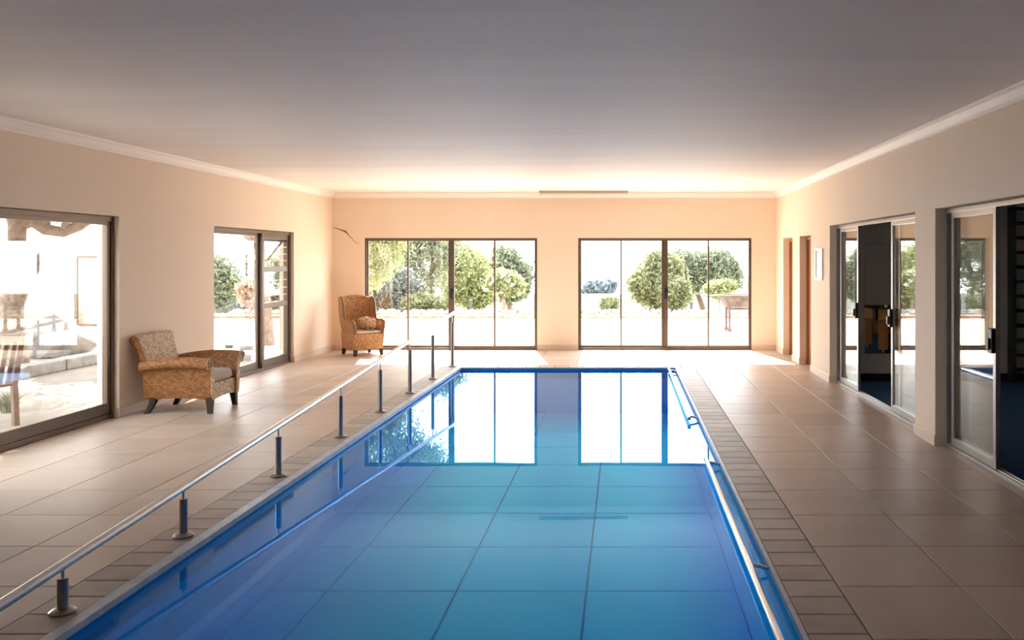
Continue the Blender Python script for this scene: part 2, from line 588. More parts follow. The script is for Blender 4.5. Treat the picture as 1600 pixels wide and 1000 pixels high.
# cornices
prof = [(0, 0), (0, -.105), (.014, -.105), (.016, -.085), (.03, -.072), (.062, -.03), (.078, -.018), (.082, 0)]
def cornice(nm, axis, base, sign, a0, a1, label):
    m_ = MB()
    poly = [(base + sign * u, ZC - .0005 + v) for u, v in prof]
    m_.prism(poly, axis, a0, a1)
    tag(m_.build(nm, 'cornice'), label, 'cornice', kind='structure')
cornice('trim_1', 'y', XL, 1, YF, YB, 'white moulded ceiling cornice above the wicker chairs')
cornice('trim_2', 'y', XR, -1, YF, YB, 'white moulded ceiling cornice above the right sliding doors')
cornice('trim_3', 'x', YB, -1, XL, XR, 'white moulded ceiling cornice above the end wall doors')

# skirting tiles
SH = .095
def skirt(nm, boxes, label):
    b_ = MB()
    for q in boxes:
        b_.cbox(*q, 0, SH, .003)
    tag(b_.build(nm, 'skirt'), label, 'skirting', kind='structure')
t_ = .012
def sk_wall(xface, sgn, y0, y1, ops):
    out = []
    y = y0
    e0, e1 = (xface, xface + sgn * t_)
    lo, hi = min(e0, e1), max(e0, e1)
    for a, c, t in sorted(ops):
        if a > y:
            out.append((lo, hi, y, a, ))
        y = c
        r0, r1 = (xface - sgn * .085, xface + sgn * t_)
        out.append((min(r0, r1), max(r0, r1), c - t_, c))
        out.append((min(r0, r1), max(r0, r1), a, a + t_))
    out.append((lo, hi, y, y1))
    return out
skirt('baseboard_right', sk_wall(XR, -1, 1, YB, RO), 'cream tile skirting along the right wall and its pillars')
skirt('baseboard_left', sk_wall(XL, 1, 1, YB, LO), 'cream tile skirting below the left wall')
skirt('baseboard_back', [(XL, BO[0][0], YB - t_, YB), (BO[0][1], BO[1][0], YB - t_, YB), (BO[1][1], XR, YB - t_, YB)], 'cream tile skirting along the end wall')

# ------------------------------------------------------------------ glazed door sets
def sash(parent, name, x0, x1, z0, z1, y, m, st=.05, top=.05, bot=.06, bars=(), th=.032, bw=.03):
    """a framed leaf: stiles and rails in one mesh, each pane a child"""
    b_ = MB()
    sl, sr = (st if isinstance(st, tuple) else (st, st))
    b_.box(x0, x0 + sl, y - th / 2, y + th / 2, z0, z1).box(x1 - sr, x1, y - th / 2, y + th / 2, z0, z1)
    b_.box(x0 + sl, x1 - sr, y - th / 2, y + th / 2, z1 - top, z1).box(x0 + sl, x1 - sr, y - th / 2, y + th / 2, z0, z0 + bot)
    xs = [x0 + sl]
    for q in bars:
        b_.box(q - bw / 2, q + bw / 2, y - th / 2, y + th / 2, z0 + bot, z1 - top)
        xs += [q - bw / 2, q + bw / 2]
    xs.append(x1 - sr)
    o = b_.build(name, m, parent, bevel=.003)
    for i in range(0, len(xs), 2):
        MB().box(xs[i] - .004, xs[i + 1] + .004, y - .003, y + .003, z0 + bot - .004, z1 - top + .004).build('pane', 'glass', o)
    return o

def outer(parent, w, h, m, ft=.045, sill=.04, dep=.09):
    b_ = MB()
    b_.box(0, ft, -dep / 2, dep / 2, 0, h).box(w - ft, w, -dep / 2, dep / 2, 0, h)
    b_.box(ft, w - ft, -dep / 2, dep / 2, h - ft, h).box(ft, w - ft, -dep / 2, dep / 2, 0, sill)
    for q in (-.018, .018):
        b_.box(ft, w - ft, q - .003, q + .003, sill, sill + .012)
    return b_.build('frame', m, parent, bevel=.003)

def lock(parent, x, y, z, side=-1, h=.19, w=.075):
    y0, y1 = sorted((y, y + side * .035))
    o = MB().box(x - w / 2, x + w / 2, y0, y1, z - h / 2, z + h / 2).build('handle', 'black', parent, bevel=.006)
    y2, y3 = sorted((y + side * .035, y + side * .055))
    MB().box(x - w * .28, x + w * .28, y2, y3, z - h * .36, z + h * .1).build('latch', 'black', o, bevel=.004)
    return o

# end wall: two door sets (local x along +X, +y outwards)
for i, ((a, c), lab) in enumerate(zip(BO, ('bronze framed glazed sliding doors in the end wall behind the wing chair',
                                             'bronze framed glazed sliding doors in the end wall showing the barbecue'))):
    w = c - a
    d = thing('door_%d' % (i + 1), (a, YB + .07, 0), 0, lab, 'door', kind='structure')
    outer(d, w, BT, 'bronze', ft=.032)
    mid = w / 2
    l1 = sash(d, 'leaf', .028, mid + .001, .04, BT - .028, .018, 'bronze', st=(.026, .058), top=.022, bot=.04, bars=[w * .247])
    l2 = sash(d, 'leaf', mid - .001, w - .028, .04, BT - .028, -.018, 'bronze', st=(.058, .026), top=.022, bot=.04, bars=[w * .752])
    lock(l2, mid + .02, -.034, 1.02)

# right wall: local x runs towards the camera (-Y), local y to +X (into the side room)
def right_unit(n_, ya, yb, h, leaves, lab, handles):
    w = yb - ya
    d = thing('door_%d' % n_, (XR + .13, yb, 0), R(-90), lab, 'door', kind='structure')
    # rotate -90: local x -> -Y, local y -> +X
    outer(d, w, h, 'silver', ft=.04, sill=.03)
    for k_, (x0, x1, yy) in enumerate(leaves):
        l_ = sash(d, 'leaf', x0, x1, .035, h - .035, yy, 'silver', st=.05, top=.05, bot=.07)
        if k_ in handles:
            lock(l_, handles[k_], yy - .016, 1.02, -1)
    return d
w1 = 11.6 - 8.2
right_unit(3, 8.2, 11.6, 2.085, [(.03, .92, .018), (.18, 1.05, -.018), (w1 - 1.05, w1 - .18, -.018), (w1 - .92, w1 - .03, .018)],
           'silver aluminium sliding doors standing open beside the framed notice', {1: 1.02, 2: w1 - 1.02})
w2 = 7.67 - 4.25
right_unit(4, 4.25, 7.67, 2.085, [(.03, .95, .018), (.12, 1.02, -.018), (w2 - 1.02, w2 - .12, -.018)],
           'silver aluminium sliding doors standing open in front of the wall bars', {1: .99})
# narrow doorways with wooden doors
for n_, ya, yb, lab in ((5, 12.76, 13.58, 'closed brown wooden door in the doorway next to the framed notice'), (6, 14.14, 14.97, 'closed brown wooden door in the doorway nearest the end wall')):
    d = thing('door_%d' % n_, (XR + .10, yb, 0), R(-90), lab, 'door', kind='structure')
    w = yb - ya
    MB().box(0, .05, 0, .1, 0, 1.99).box(w - .05, w, 0, .1, 0, 1.99).box(.05, w - .05, 0, .1, 1.94, 1.99).build('frame', 'wood_door', d, bevel=.004)
    lf = MB().box(.05, w - .05, .03, .07, .005, 1.94).build('leaf', 'wood_door', d)
    MB().tube([(w - .12, .03, 1.0), (w - .12, -.01, 1.0), (w - .22, -.012, 1.0)], .009).build('handle', 'steel', lf, True)

# left wall: local x runs away from the camera (+Y), local y to -X (outwards)
def left_thing(n_, ya, lab):
    return thing('window_%d' % n_, (XL - .10, ya, 0), R(90), lab, 'window', kind='structure')
d = left_thing(1, 5.5, 'wide brown framed glass door set beside the rolled-arm chair')
w = 9.06 - 5.5
outer(d, w, 2.085, 'bronze', ft=.05, sill=.05, dep=.1)
sash(d, 'leaf', .05, w / 2 + .03, .05, 2.04, .02, 'bronze', st=.05, top=.05, bot=.10)
sash(d, 'leaf', w / 2 - .03, w - .05, .05, 2.04, -.02, 'bronze', st=.05, top=.045, bot=.11)
d = left_thing(2, 11.16, 'brown framed glass door with a barred side panel and an open top vent')
w = 13.86 - 11.16
outer(d, w, 2.065, 'bronze', ft=.045, sill=.04, dep=.1)
sash(d, 'leaf', .04, 1.62, .04, 2.02, .02, 'bronze', st=.05, top=.04, bot=.10)
# side panel: fixed frame with two transoms, top vent pushed open, horizontal bars
x0, x1 = 1.62, w - .045
mp_ = MB().box(x0, x0 + .075, -.045, .045, .04, 2.02).box(x1 - .05, x1, -.03, .03, .04, 2.02).box(x0 + .075, x1 - .05, -.03, .03, 1.94, 2.02).box(x0 + .075, x1 - .05, -.03, .03, .04, .15).box(x0 + .075, x1 - .05, -.035, .035, 1.45, 1.53).box(x0 + .075, x1 - .05, -.035, .035, .91, .99)
pn = mp_.build('side_panel', 'bronze', d, bevel=.003)
MB().box(x0 + .07, x1 - .045, -.003, .003, .145, .915).build('pane', 'glass', pn)
MB().box(x0 + .07, x1 - .045, .012, .018, .985, 1.455).build('pane', 'glass', pn)
vent = MB()
vw = x1 - .05 - x0 - .075
vent.box(0, .03, -.012, .012, -.42, 0).box(vw - .03, vw, -.012, .012, -.42, 0).box(.03, vw - .03, -.012, .012, -.03, 0).box(.03, vw - .03, -.012, .012, -.42, -.39)
vo = vent.build('top_vent', 'bronze', d)
vo.location = (x0 + .075, .03, 1.94)
vo.rotation_euler = (R(38), 0, 0)
MB().box(.026, vw - .026, -.003, .003, -.394, -.026).build('pane', 'glass', vo)
for z in (1.62, 1.72, 1.83, 1.09, 1.20, 1.32):
    MB().tube([(x0 + .06, -.02, z), (x1 - .01, -.02, z)], .006, 8).build('burglar_bar', 'white_metal', d, True)

# ------------------------------------------------------------------ side room seen through the right doors
rx0, rx1, ry0, ry1 = XR + T, 6.9, 2.6, 11.75
tag(MB().box(rx0, rx1, ry0, ry1, -.1, -.004).build('floor_side_room', 'carpet'), 'dark blue carpet of the games room beyond the sliding doors', 'carpet', kind='structure')
wm = tag(MB().box(rx0, rx1 + .15, ry1, ry1 + .15, -.1, ZC).build('wall_side_room_end', 'room_wall'), 'grey wall of the games room with the mirror and wall bars', 'wall', kind='structure')
tag(MB().box(rx1, rx1 + .15, ry0, ry1, -.1, ZC).build('wall_side_room_right', 'room_wall'), 'grey far side wall of the games room', 'wall', kind='structure')
tag(MB().box(rx0, rx1 + .15, ry0 - .15, ry0, -.1, ZC).build('wall_side_room_front', 'room_wall'), 'grey near wall of the games room', 'wall', kind='structure')
tag(MB().box(rx0, rx1, ry1 - .014, ry1, -.004, .10).build('baseboard_side_room', 'dark_wood'), 'dark skirting of the games room', 'skirting', kind='structure')
mr_ = thing('wall_mirror', (3.25, ry1, .37), 0, 'large frameless mirror on the games room wall reflecting a wooden table', 'mirror')
MB().box(0, 1.55, -.012, 0, 0, 1.46).build('glass', 'mirror', mr_)
MB().box(-.008, 0, -.015, 0, 0, 1.46).box(1.55, 1.558, -.015, 0, 0, 1.46).box(-.008, 1.558, -.015, 0, 1.46, 1.468).box(-.008, 1.558, -.015, 0, -.008, 0).build('edge_strip', 'steel', mr_)
# wall bars
wb = thing('wall_bars', (5.18, ry1 - .13, 0), 0, 'tall black ladder of wall bars on the games room wall', 'wall bars')
for xx in (0, .92):
    MB().box(xx, xx + .05, -.03, .13, -.004, 2.6).build('upright', 'black', wb, bevel=.004)
for i in range(12):
    z = .17 + i * .195
    MB().box(.05, .92, -.022, .022, z - .024, z + .024).build('rung', 'black', wb, bevel=.008)
# games table
gt = thing('games_table', (5.0, 7.62, -.004), 0, 'orange wooden games table with black corner caps, seen in the mirror', 'table')
MB().box(-.62, .62, -.66, .66, .58, .76).build('apron', 'table_wood', gt, bevel=.02)
MB().box(-.54, .54, -.58, .58, .745, .775).build('playing_surface', 'green_cloth', gt)
for sx_ in (-1, 1):
    for sy_ in (-1, 1):
        lg = MB().box(sx_ * .42 - .07, sx_ * .42 + .07, sy_ * .50 - .07, sy_ * .50 + .07, .05, .60).build('leg', 'table_wood', gt, bevel=.008)
        MB().lathe([(.03, 0), (.03, .012), (.012, .02), (.012, .06)], sx_ * .42, sy_ * .50, 12).build('levelling_foot', 'steel', lg, True)
        MB().tube([(sx_ * .605, sy_ * .645, .57), (sx_ * .605, sy_ * .645, .77)], .045, 14).build('corner_cap', 'black', gt, True)
MB().box(-.30, .30, -.60, -.56, .25, .60).build('end_panel', 'table_wood', gt)
for k_, (bx, by) in enumerate(((-.34, .42), (-.12, .50), (.06, .36))):
    tag(MB().lathe([(.035 * math.sin(math.pi * q / 8) + .0005, .035 - .035 * math.cos(math.pi * q / 8)) for q in range(9)], 0, 0, 14).build('table_ball', 'ball', None, True),
        ('cream ball on the games table close to its corner cap', 'cream ball by the edge of the games table', 'cream ball set back on the games table')[k_], 'ball', 'balls on the games table').location = (5.0 + bx, 7.62 + by, .771)

# framed notice on the right wall
nt_ = thing('framed_notice', (XR, 12.39, 1.35), R(-90), 'silver framed notice hanging beside the narrow wooden doorways', 'notice')
MB().box(0, .42, -.022, 0, 0, .025).box(0, .42, -.022, 0, .415, .44).box(0, .025, -.022, 0, .025, .415).box(.395, .42, -.022, 0, .025, .415).build('frame', 'steel', nt_)
MB().box(.025, .395, -.01, 0, .025, .415).build('sheet', 'paper', nt_)

# fluorescent batten on the ceiling
fl = thing('fluorescent_batten', (-.70, 15.28, ZC), 0, 'unlit fluorescent batten on the ceiling above the end wall doors', 'ceiling light')
MB().prism([(-.03, 0), (.03, 0), (.02, -.045), (-.02, -.045)], 'x', -.78, .78).build('housing', 'shaded_enamel', fl)
MB().tube([(-.74, 0, -.072), (.74, 0, -.072)], .014, 12).build('tube', 'tube', fl, True)
for s_ in (-1, 1):
    MB().box(s_ * .76 - .02, s_ * .76 + .02, -.022, .022, -.09, -.04).build('lamp_holder', 'white_metal', fl)

# ------------------------------------------------------------------ handrails
hr = thing('handrail', (-2.61, 0, 0), 0, 'sloping steel handrail on short posts along the pool edge', 'handrail')
rz = lambda y: .224 + .0635 * (y - 4.05)
MB().tube([(0, 2.3, rz(2.3)), (0, 13.36, rz(13.36))], .024, 16).build('rail', 'steel', hr, True)
for y in (2.75, 4.05, 5.16, 6.58, 8.02, 9.33, 10.63, 11.90, 13.26):
    top_ = rz(y) - .02
    tt = top_ - (.028 + .008 * (y - 2.7))
    po = MB().tube([(0, y, .012), (0, y, tt)], .0235, 16).build('post', 'post', hr, True)
    MB().tube([(0, y, tt), (0, y, top_)], .007, 8).build('pin', 'steel', po, True)
    MB().lathe([(.058, .002), (.058, .012), (.045, .022), (.026, .028)], 0, y, 20).build('base_flange', 'post', po, True)
def grab(y0, y1, lab):
    g = thing('grab_rail', (.675, 0, .005), 0, lab, 'grab rail', 'chrome grab rails along the pool side')
    MB().tube([(0, y0, 0), (0, y1, 0)], .019, 14).build('rail', 'chrome', g, True)
    n_ = max(2, round((y1 - y0) / 1.6))
    for i in range(n_):
        yy = y0 + .12 + (y1 - y0 - .24) * i / (n_ - 1)
        MB().tube([(0, yy, 0), (.05, yy, -.005), (.103, yy, -.02)], .011, 8).build('bracket', 'chrome', g, True)
grab(8.95, 12.95, 'chrome grab rail at the pool side close to the end wall')
grab(2.2, 7.15, 'chrome grab rail along the near length of the pool side')

# ------------------------------------------------------------------ rolled-arm wicker armchair (local +x is its front)
def arc(cx, cz, r, a0, a1, n_):
    return [(cx + r * math.cos(R(a0 + (a1 - a0) * i / n_)), cz + r * math.sin(R(a0 + (a1 - a0) * i / n_))) for i in range(n_ + 1)]
ac = thing('armchair', (-4.735, 9.56, 0), 0, 'brown woven wicker armchair with rolled arms and a grey seat cushion', 'chair')
def arm(side):
    rings = []
    for i in range(9):
        t = i / 8
        xx = -.36 + .72 * t
        lift = .035 * math.sin(math.pi * t * .9) - .02 * (1 - t)
        zb = .14 + .022 * math.sin(math.pi * t)
        r_ = .052 + .012 * t
        p = [(.30, zb), (.325, zb + .10), (.335, .34), (.335, .44)]
        p += arc(.335 + r_ * .72, .515 + lift, r_, 215, -90 + 0, 12)[0:0]
        p += [(.335 + r_ * .25, .475 + lift)]
        p += arc(.342 + r_ * .6, .525 + lift, r_, -110, 185, 12)
        p += [(.275, .46), (.262, .34), (.255, zb + .06), (.255, zb)]
        rings.append([(xx, side * u, v) for u, v in p])
    a_ = MB().loft(rings).build('arm', 'wicker', ac, True)
    r0 = rings[-1]
    mid_ = [(.375, y_ * 1.0, z_) for (_, y_, z_) in r0]
    # pale plaited facing on the front of the arm
    f_ = MB()
    cy = sum(q[1] for q in r0) / len(r0)
    ins = [(.372, cy + (y_ - cy) * .93, z_ if z_ < .2 else .14 + (z_ - .14) * .985) for (_, y_, z_) in r0]
    f_.loft([[(.358, y_, z_) for (_, y_, z_) in r0], ins])
    f_.build('arm_facing', 'wicker_light', a_)
    sc_ = MB()
    rr = .064
    cyy, czz = .342 + rr * .6, .525 + .035 * math.sin(math.pi * .9)
    sp = [(.376, side * (cyy + rr * (1 - .75 * q / 16) * math.cos(q * .55)), czz + rr * (1 - .75 * q / 16) * math.sin(q * .55)) for q in range(17)]
    sc_.tube(sp, .007, 6).build('scroll', 'wicker_light', a_, True)
arm(1)
arm(-1)
rings = []
for i in range(9):
    t = i / 8 * 2 - 1
    wbow = .012 * (1 - t * t)
    p = [(-.31, .14), (-.345, .30), (-.40, .55), (-.425, .70)]
    p += arc(-.445, .775 + wbow, .055, 250 - 0, 20, 8)
    p += [(-.375, .70), (-.30, .50), (-.245, .36), (-.235, .14)]
    rings.append([(u, t * (.275 + .075 * max(0, (v - .3) / .5)), v) for u, v in p])
bk = MB().loft(rings).build('backrest', 'wicker', ac, True)
fr = []
for i in range(2):
    fr.append([(u + .006, y_ , v) for (u, y_, v) in []])
# pale woven front of the back, slightly proud of it
face = []
for i in range(9):
    t = i / 8 * 2 - 1
    wbow = .012 * (1 - t * t)
    q = [(-.241, .38), (-.296, .50), (-.371, .70)] + arc(-.445, .775 + wbow, .055, 20, 110, 6)
    fo, fi = [], []
    for u, v in q:
        wy = t * (.27 + .075 * max(0, (v - .3) / .5))
        if v > .75:
            dx_, dz_ = (u + .445) / .055 * .005, (v - .775 - wbow) / .055 * .005
        else:
            dx_, dz_ = .005, .001
        fo.append((u + dx_, wy, v + dz_))
        fi.append((u - dx_, wy, v - dz_))
    face.append(fo + fi[::-1])
MB().loft(face).build('back_facing', 'wicker_light', bk, True)
MB().box(-.25, .30, -.26, .26, .17, .30).build('seat_base', 'wicker', ac)
ap = []
for i in range(9):
    t = i / 8 * 2 - 1
    zb = .14 + .018 * (1 - t * t)
    ap.append([(.30, t * .26, zb), (.35, t * .26, zb), (.345, t * .26, .31), (.30, t * .26, .31)])
MB().loft(ap).build('front_apron', 'wicker_light', ac)
cu = MB().box(-.22, .335, -.25, .25, .305, .43)
cuo = cu.build('seat_cushion', 'linen', ac, bevel=.045)
cuo.modifiers['bevel'].segments = 4
cuo.data.polygons.foreach_set('use_smooth', [True] * len(cuo.data.polygons))
MB().tube([(.337, -.23, .345), (.337, .23, .345)], .005, 6).build('piping', 'linen', cuo, True)
for sy_ in (-1, 1):
    for (x0, x1) in ((.325, .335), (-.27, -.34)):
        rings = []
        for q in range(5):
            t = q / 4
            cx = x0 + (x1 - x0) * (t ** 1.6)
            hw = .034 - .012 * t
            cy = sy_ * (.275 + .02 * t)
            z = .17 * (1 - t)
            rings.append([(cx - hw, cy - hw, z), (cx + hw, cy - hw, z), (cx + hw, cy + hw, z), (cx - hw, cy + hw, z)])
        MB().loft(rings).build('leg', 'dark_wood', ac)

# ------------------------------------------------------------------ wing chair (local +x is its front)
wc = thing('wing_chair', (-4.50, 15.0, 0), R(-50.7), 'golden wicker wing chair with brown wooden arm trim in the corner', 'chair')
bs = []
for z, e in ((.10, -.008), (.20, 0), (.30, .008), (.375, .014)):
    bs.append([(-.28 - e, -.26 - e, z), (.28 + e, -.26 - e, z), (.28 + e, .26 + e, z), (-.28 - e, .26 + e, z)])
MB().loft(bs).build('base', 'wicker_wing', wc, bevel=.012)
side_poly = [(.285, .37), (.292, .50), (.275, .565), (.225, .595), (.14, .592), (.03, .588), (-.05, .605), (-.10, .65), (-.125, .72), (-.135, .80), (-.15, .88), (-.185, .945), (-.25, .985)]
def side_pt(u, v, s_, extra=0):
    fl_ = .235 + .045 * min(1, max(0, (v - .37) / .25)) + extra
    return (u, s_ * fl_, v)
for s_ in (-1, 1):
    back_edge = [(-.345, .985), (-.31, .75), (-.285, .55), (-.27, .37)]
    poly = side_poly + back_edge
    o_ = MB().loft([[side_pt(u, v, s_, -.02) for u, v in poly], [side_pt(u, v, s_, .02) for u, v in poly]]).build('side', 'wicker_flat', wc)
    MB().tube([side_pt(u, v, s_) for u, v in side_poly], [.026] * 4 + [.024] * 4 + [.02] * 5, 10).build('arm_trim', 'trim_wood', o_, True)
rings = []
for i in range(13):
    t = i / 12 * 2 - 1
    topz = 1.0 - .045 * t * t - .02 * abs(t) ** 4
    dx = .05 * (t * t)
    p = []
    for v_ in (0, .2, .4, .6, .8, 1):
        z = .37 + (topz - .37) * v_
        p.append((-.24 - .10 * v_ + dx * .5, z))
    p2 = [(u - .05, z) for u, z in reversed(p)]
    rings.append([(u, t * (.235 + .04 * min(1, (v - .37) / .25)), v) for u, v in p + p2])
bk = MB().loft(rings).build('backrest', 'wicker_wing', wc, True)
MB().tube([(-.365 + .025 * (t / 6 - 1) ** 2, (t / 6 - 1) * .275, 1.0 - .045 * (t / 6 - 1) ** 2 - .02 * abs(t / 6 - 1) ** 4) for t in range(13)], .02, 8).build('top_roll', 'wicker_wing', bk, True)
so = MB().box(-.24, .27, -.225, .225, .375, .415).build('seat', 'linen', wc, bevel=.015)
for sx_, sy_ in ((1, 1), (1, -1), (-1, 1), (-1, -1)):
    rings = []
    for q in range(3):
        t = q / 2
        hw = .03 - .009 * t
        cx, cy, z = sx_ * (.245 + .015 * t), sy_ * (.225 + .01 * t), .105 * (1 - t)
        rings.append([(cx - hw, cy - hw, z), (cx + hw, cy - hw, z), (cx + hw, cy + hw, z), (cx - hw, cy + hw, z)])
    MB().loft(rings).build('leg', 'dark_wood', wc)
# speckled cushion leaning on the far arm
pl = MB()
rings = []
for i in range(9):
    t = i / 8 * 2 - 1
    e = max(.08, (1 - abs(t) ** 3) ** .6)
    rings.append([(t * .165, .05 * e * math.cos(a_), .115 * (.6 + .4 * e) * math.sin(a_)) for a_ in [2 * math.pi * q / 16 for q in range(16)]])
po = pl.loft(rings).build('scatter_cushion', 'speckle', None, True)
tag(po, 'speckled tan scatter cushion resting on the wing chair seat', 'cushion')
po.matrix_world = Matrix.Translation(wc.location) @ Matrix.Rotation(R(-50.7), 4, 'Z') @ Matrix.Translation((.03, .075, .532)) @ Matrix.Rotation(R(42), 4, 'Z') @ Matrix.Rotation(R(8), 4, 'X')

# ------------------------------------------------------------------ outdoors: ground, kerbs, walls
tag(MB().box(-26, XL - T, 0, 15.2, -.2, -.03).build('ground_courtyard', 'concrete'), 'grey brown concrete floor of the courtyard', 'paving', kind='structure')
g = MB().box(-26, XL - T, 15.2, 24.4, -.2, -.03).box(XL - T, 14, YB + T, 24.4, -.2, -.03).box(-26, 14, -14, YF - T, -.2, -.03).box(-26, XL - T, -14, 0, -.2, -.03)
tag(g.build('ground_patio', 'paving'), 'sunlit pale brick paving outside the doors', 'paving', kind='structure')
tag(MB().box(-26, 14, 24.4, 24.75, -.2, .05).build('ground_kerb', 'kerb'), 'low red kerb at the edge of the paving', 'kerb', kind='structure')
bank = MB()
ys = [24.75, 27, 30, 34, 40, 48, 70, 160]
zs = [.02, -.05, -.25, -.6, -1.0, -1.5, -2.5, -7]
rings = [[(-90, y, z), (90, y, z)] for y, z in zip(ys, zs)]
bank.loft(rings, closed=False, caps=False)
tag(bank.build('ground_bank', 'bank'), 'dry garden bank falling away beyond the paving', 'ground', kind='structure')
# row of stones on the kerb
st = MB()
r_ = random.Random(3)
x = -11.4
while x < 9:
    for row in range(2):
        s_ = r_.uniform(.05, .10)
        cx, cy, cz = x + r_.uniform(-.05, .05), 25.2 + row * .2 + r_.uniform(-.05, .05), .06 + row * .05
        rings = []
        for q in range(4):
            zz = -1 + 2 * q / 3
            rad = math.sqrt(max(.12, 1 - zz * zz * .85))
            rings.append([(cx + s_ * rad * math.cos(a_) * r_.uniform(.8, 1.2), cy + s_ * rad * math.sin(a_), cz + s_ * .75 * zz) for a_ in [2 * math.pi * k_ / 6 for k_ in range(6)]])
        st.loft(rings)
    x += .125
tag(st.build('stone_edging', 'stone'), 'edging of grey field stones along the garden bank', 'stones', kind='stuff')
yw = MB()
yw.box(-40, 30, 46, 46.2, -2.2, -.22)
tag(yw.build('yard_wall', 'yardwall'), 'long grey boundary wall beyond the trees', 'wall', kind='structure')
for k_, (fx, fy, lab) in enumerate(((736, 484, 'dark fence post by the flowering tree'), (1081, 487, 'dark fence post by the round tree'), (341, 505, 'dark fence post by the pink bush'))):
    p = px(fx, fy, 27.2)
    fp = thing('fence_post', (p.x, p.y, p.z - .1), 0, lab, 'post', 'fence posts on the bank')
    MB().tube([(0, 0, 0), (0, 0, .36)], .05, 10).build('shaft', 'fence', fp, True)
    MB().lathe([(.06, .36), (.065, .38), (.05, .41), (.01, .42)], 0, 0, 10).build('cap', 'fence', fp, True)

# white wing of the house across the courtyard
bw = thing('house_wing', (-11.85, 21.5, -.03), 0, 'pale rendered house wing across the courtyard', 'building')
MB().box(-8, -1.75, 0, 3, 0, 3.4).box(-1.05, 0, 0, 3, 0, 3.4).box(-1.75, -1.05, 0, 3, 1.75, 3.4).box(-1.75, -1.05, .3, 3, 0, 1.75).build('wall', 'building', bw)
wn = MB().box(-1.75, -1.69, .05, .12, 0, 1.75).box(-1.11, -1.05, .05, .12, 0, 1.75).box(-1.69, -1.11, .05, .12, 1.69, 1.75).box(-1.69, -1.11, .05, .12, 0, .06).build('window', 'bronze', bw)
MB().box(-1.69, -1.11, .07, .08, .06, 1.69).build('pane', 'glass', wn)
MB().box(-8, -1.9, -.6, -.35, 0, .35).build('planter_wall', 'terracotta', bw)
MB().prism([(-.35, 3.4), (3.35, 3.4), (1.5, 4.2)], 'x', -8.3, .3).build('roof', 'roof_tile', bw)

tag(MB().box(-26, XL - T - .3, -1.8, -1.5, -.03, 2.7).build('wall_sky_block', 'bark'), 'added unseen brown wall blocking sky reflections in the end doors', 'wall', kind='structure')  # added out of view to keep bright sky out of the door glass
# courtyard edging, boulders
kb = thing('stone_kerb', (-8.5, 13, -.03), 0, 'low grey stone step along the courtyard', 'step')
for i in range(8):
    MB().box(-.14, .14, -4 + i * 1.02, -4 + i * 1.02 + 1.0, 0, .17).build('block', 'stone', kb, bevel=.02)
def boulder(loc, s_, lab, seed):
    q = random.Random(seed)
    bm = bmesh.new()
    bmesh.ops.create_icosphere(bm, subdivisions=3, radius=1)
    ph = [(Vector((q.uniform(-1, 1), q.uniform(-1, 1), q.uniform(-1, 1))).normalized(), q.uniform(.55, .9)) for _ in range(16)]
    for v in bm.verts:
        for n_, d_ in ph:
            e = v.co.dot(n_) - d_
            if e > 0:
                v.co -= n_ * e
        v.co = Vector((v.co.x * s_[0], v.co.y * s_[1], max(v.co.z, -.55) * s_[2]))
    me = bpy.data.meshes.new('boulder')
    bm.to_mesh(me)
    bm.free()
    me.materials.append(M['rock'])
    o = bpy.data.objects.new('boulder', me)
    C.objects.link(o)
    o.location = loc
    tag(o, lab, 'boulder', 'boulders in the courtyard')
boulder((-9.75, 15.0, .22), (.72, .55, .52), 'large grey boulder behind the courtyard step', 5)
boulder((-10.9, 14.6, .16), (.65, .5, .40), 'smaller grey boulder beside the large one', 9)

# ------------------------------------------------------------------ trees and plants
def leaves_mesh(name, centers, sizes, m, seed, elong=2.0, droop=0.0):
    n_ = len(centers)
    g_ = np.random.default_rng(seed)
    d1 = g_.normal(size=(n_, 3))
    d1[:, 2] -= droop
    d1 /= np.linalg.norm(d1, axis=1)[:, None]
    d2 = np.cross(d1, g_.normal(size=(n_, 3)))
    d2 /= np.linalg.norm(d2, axis=1)[:, None] + 1e-9
    s_ = np.asarray(sizes)[:, None]
    a_ = d1 * s_
    b_ = d2 * s_ / elong
    c_ = np.asarray(centers)
    v = np.stack([c_ - a_, c_ + b_ * .8, c_ + a_, c_ - b_ * .8], axis=1).reshape(-1, 3)
    me = bpy.data.meshes.new(name)
    me.vertices.add(n_ * 4)
    me.vertices.foreach_set('co', v.astype(np.float32).ravel())
    me.loops.add(n_ * 4)
    me.loops.foreach_set('vertex_index', np.arange(n_ * 4, dtype=np.int32))
    me.polygons.add(n_)
    me.polygons.foreach_set('loop_start', np.arange(0, n_ * 4, 4, dtype=np.int32))
    try:
        me.polygons.foreach_set('loop_total', np.full(n_, 4, dtype=np.int32))
    except Exception:
        pass
    me.update(calc_edges=True)
    me.validate()
    me.materials.append(M[m])
    return me

def crown_points(blobs, n_, seed, clump=.16, per=26):
    g_ = np.random.default_rng(seed)
    vol = np.array([b_[3] * b_[4] * b_[5] for b_ in blobs]) ** .75
    vol = vol / vol.sum()
    nc = max(8, n_ // per)
    pick = g_.choice(len(blobs), nc, p=vol)
    bl = np.array(blobs)[pick]
    d = g_.normal(size=(nc, 3))
    d /= np.linalg.norm(d, axis=1)[:, None]
    rad = g_.uniform(.35, 1.0, nc) ** .5
    cc = bl[:, :3] + d * rad[:, None] * bl[:, 3:6]
    which = g_.integers(0, nc, n_)
    spread = clump * bl[which][:, 3:6].mean(axis=1)[:, None]
    return cc[which] + g_.normal(size=(n_, 3)) * spread, cc

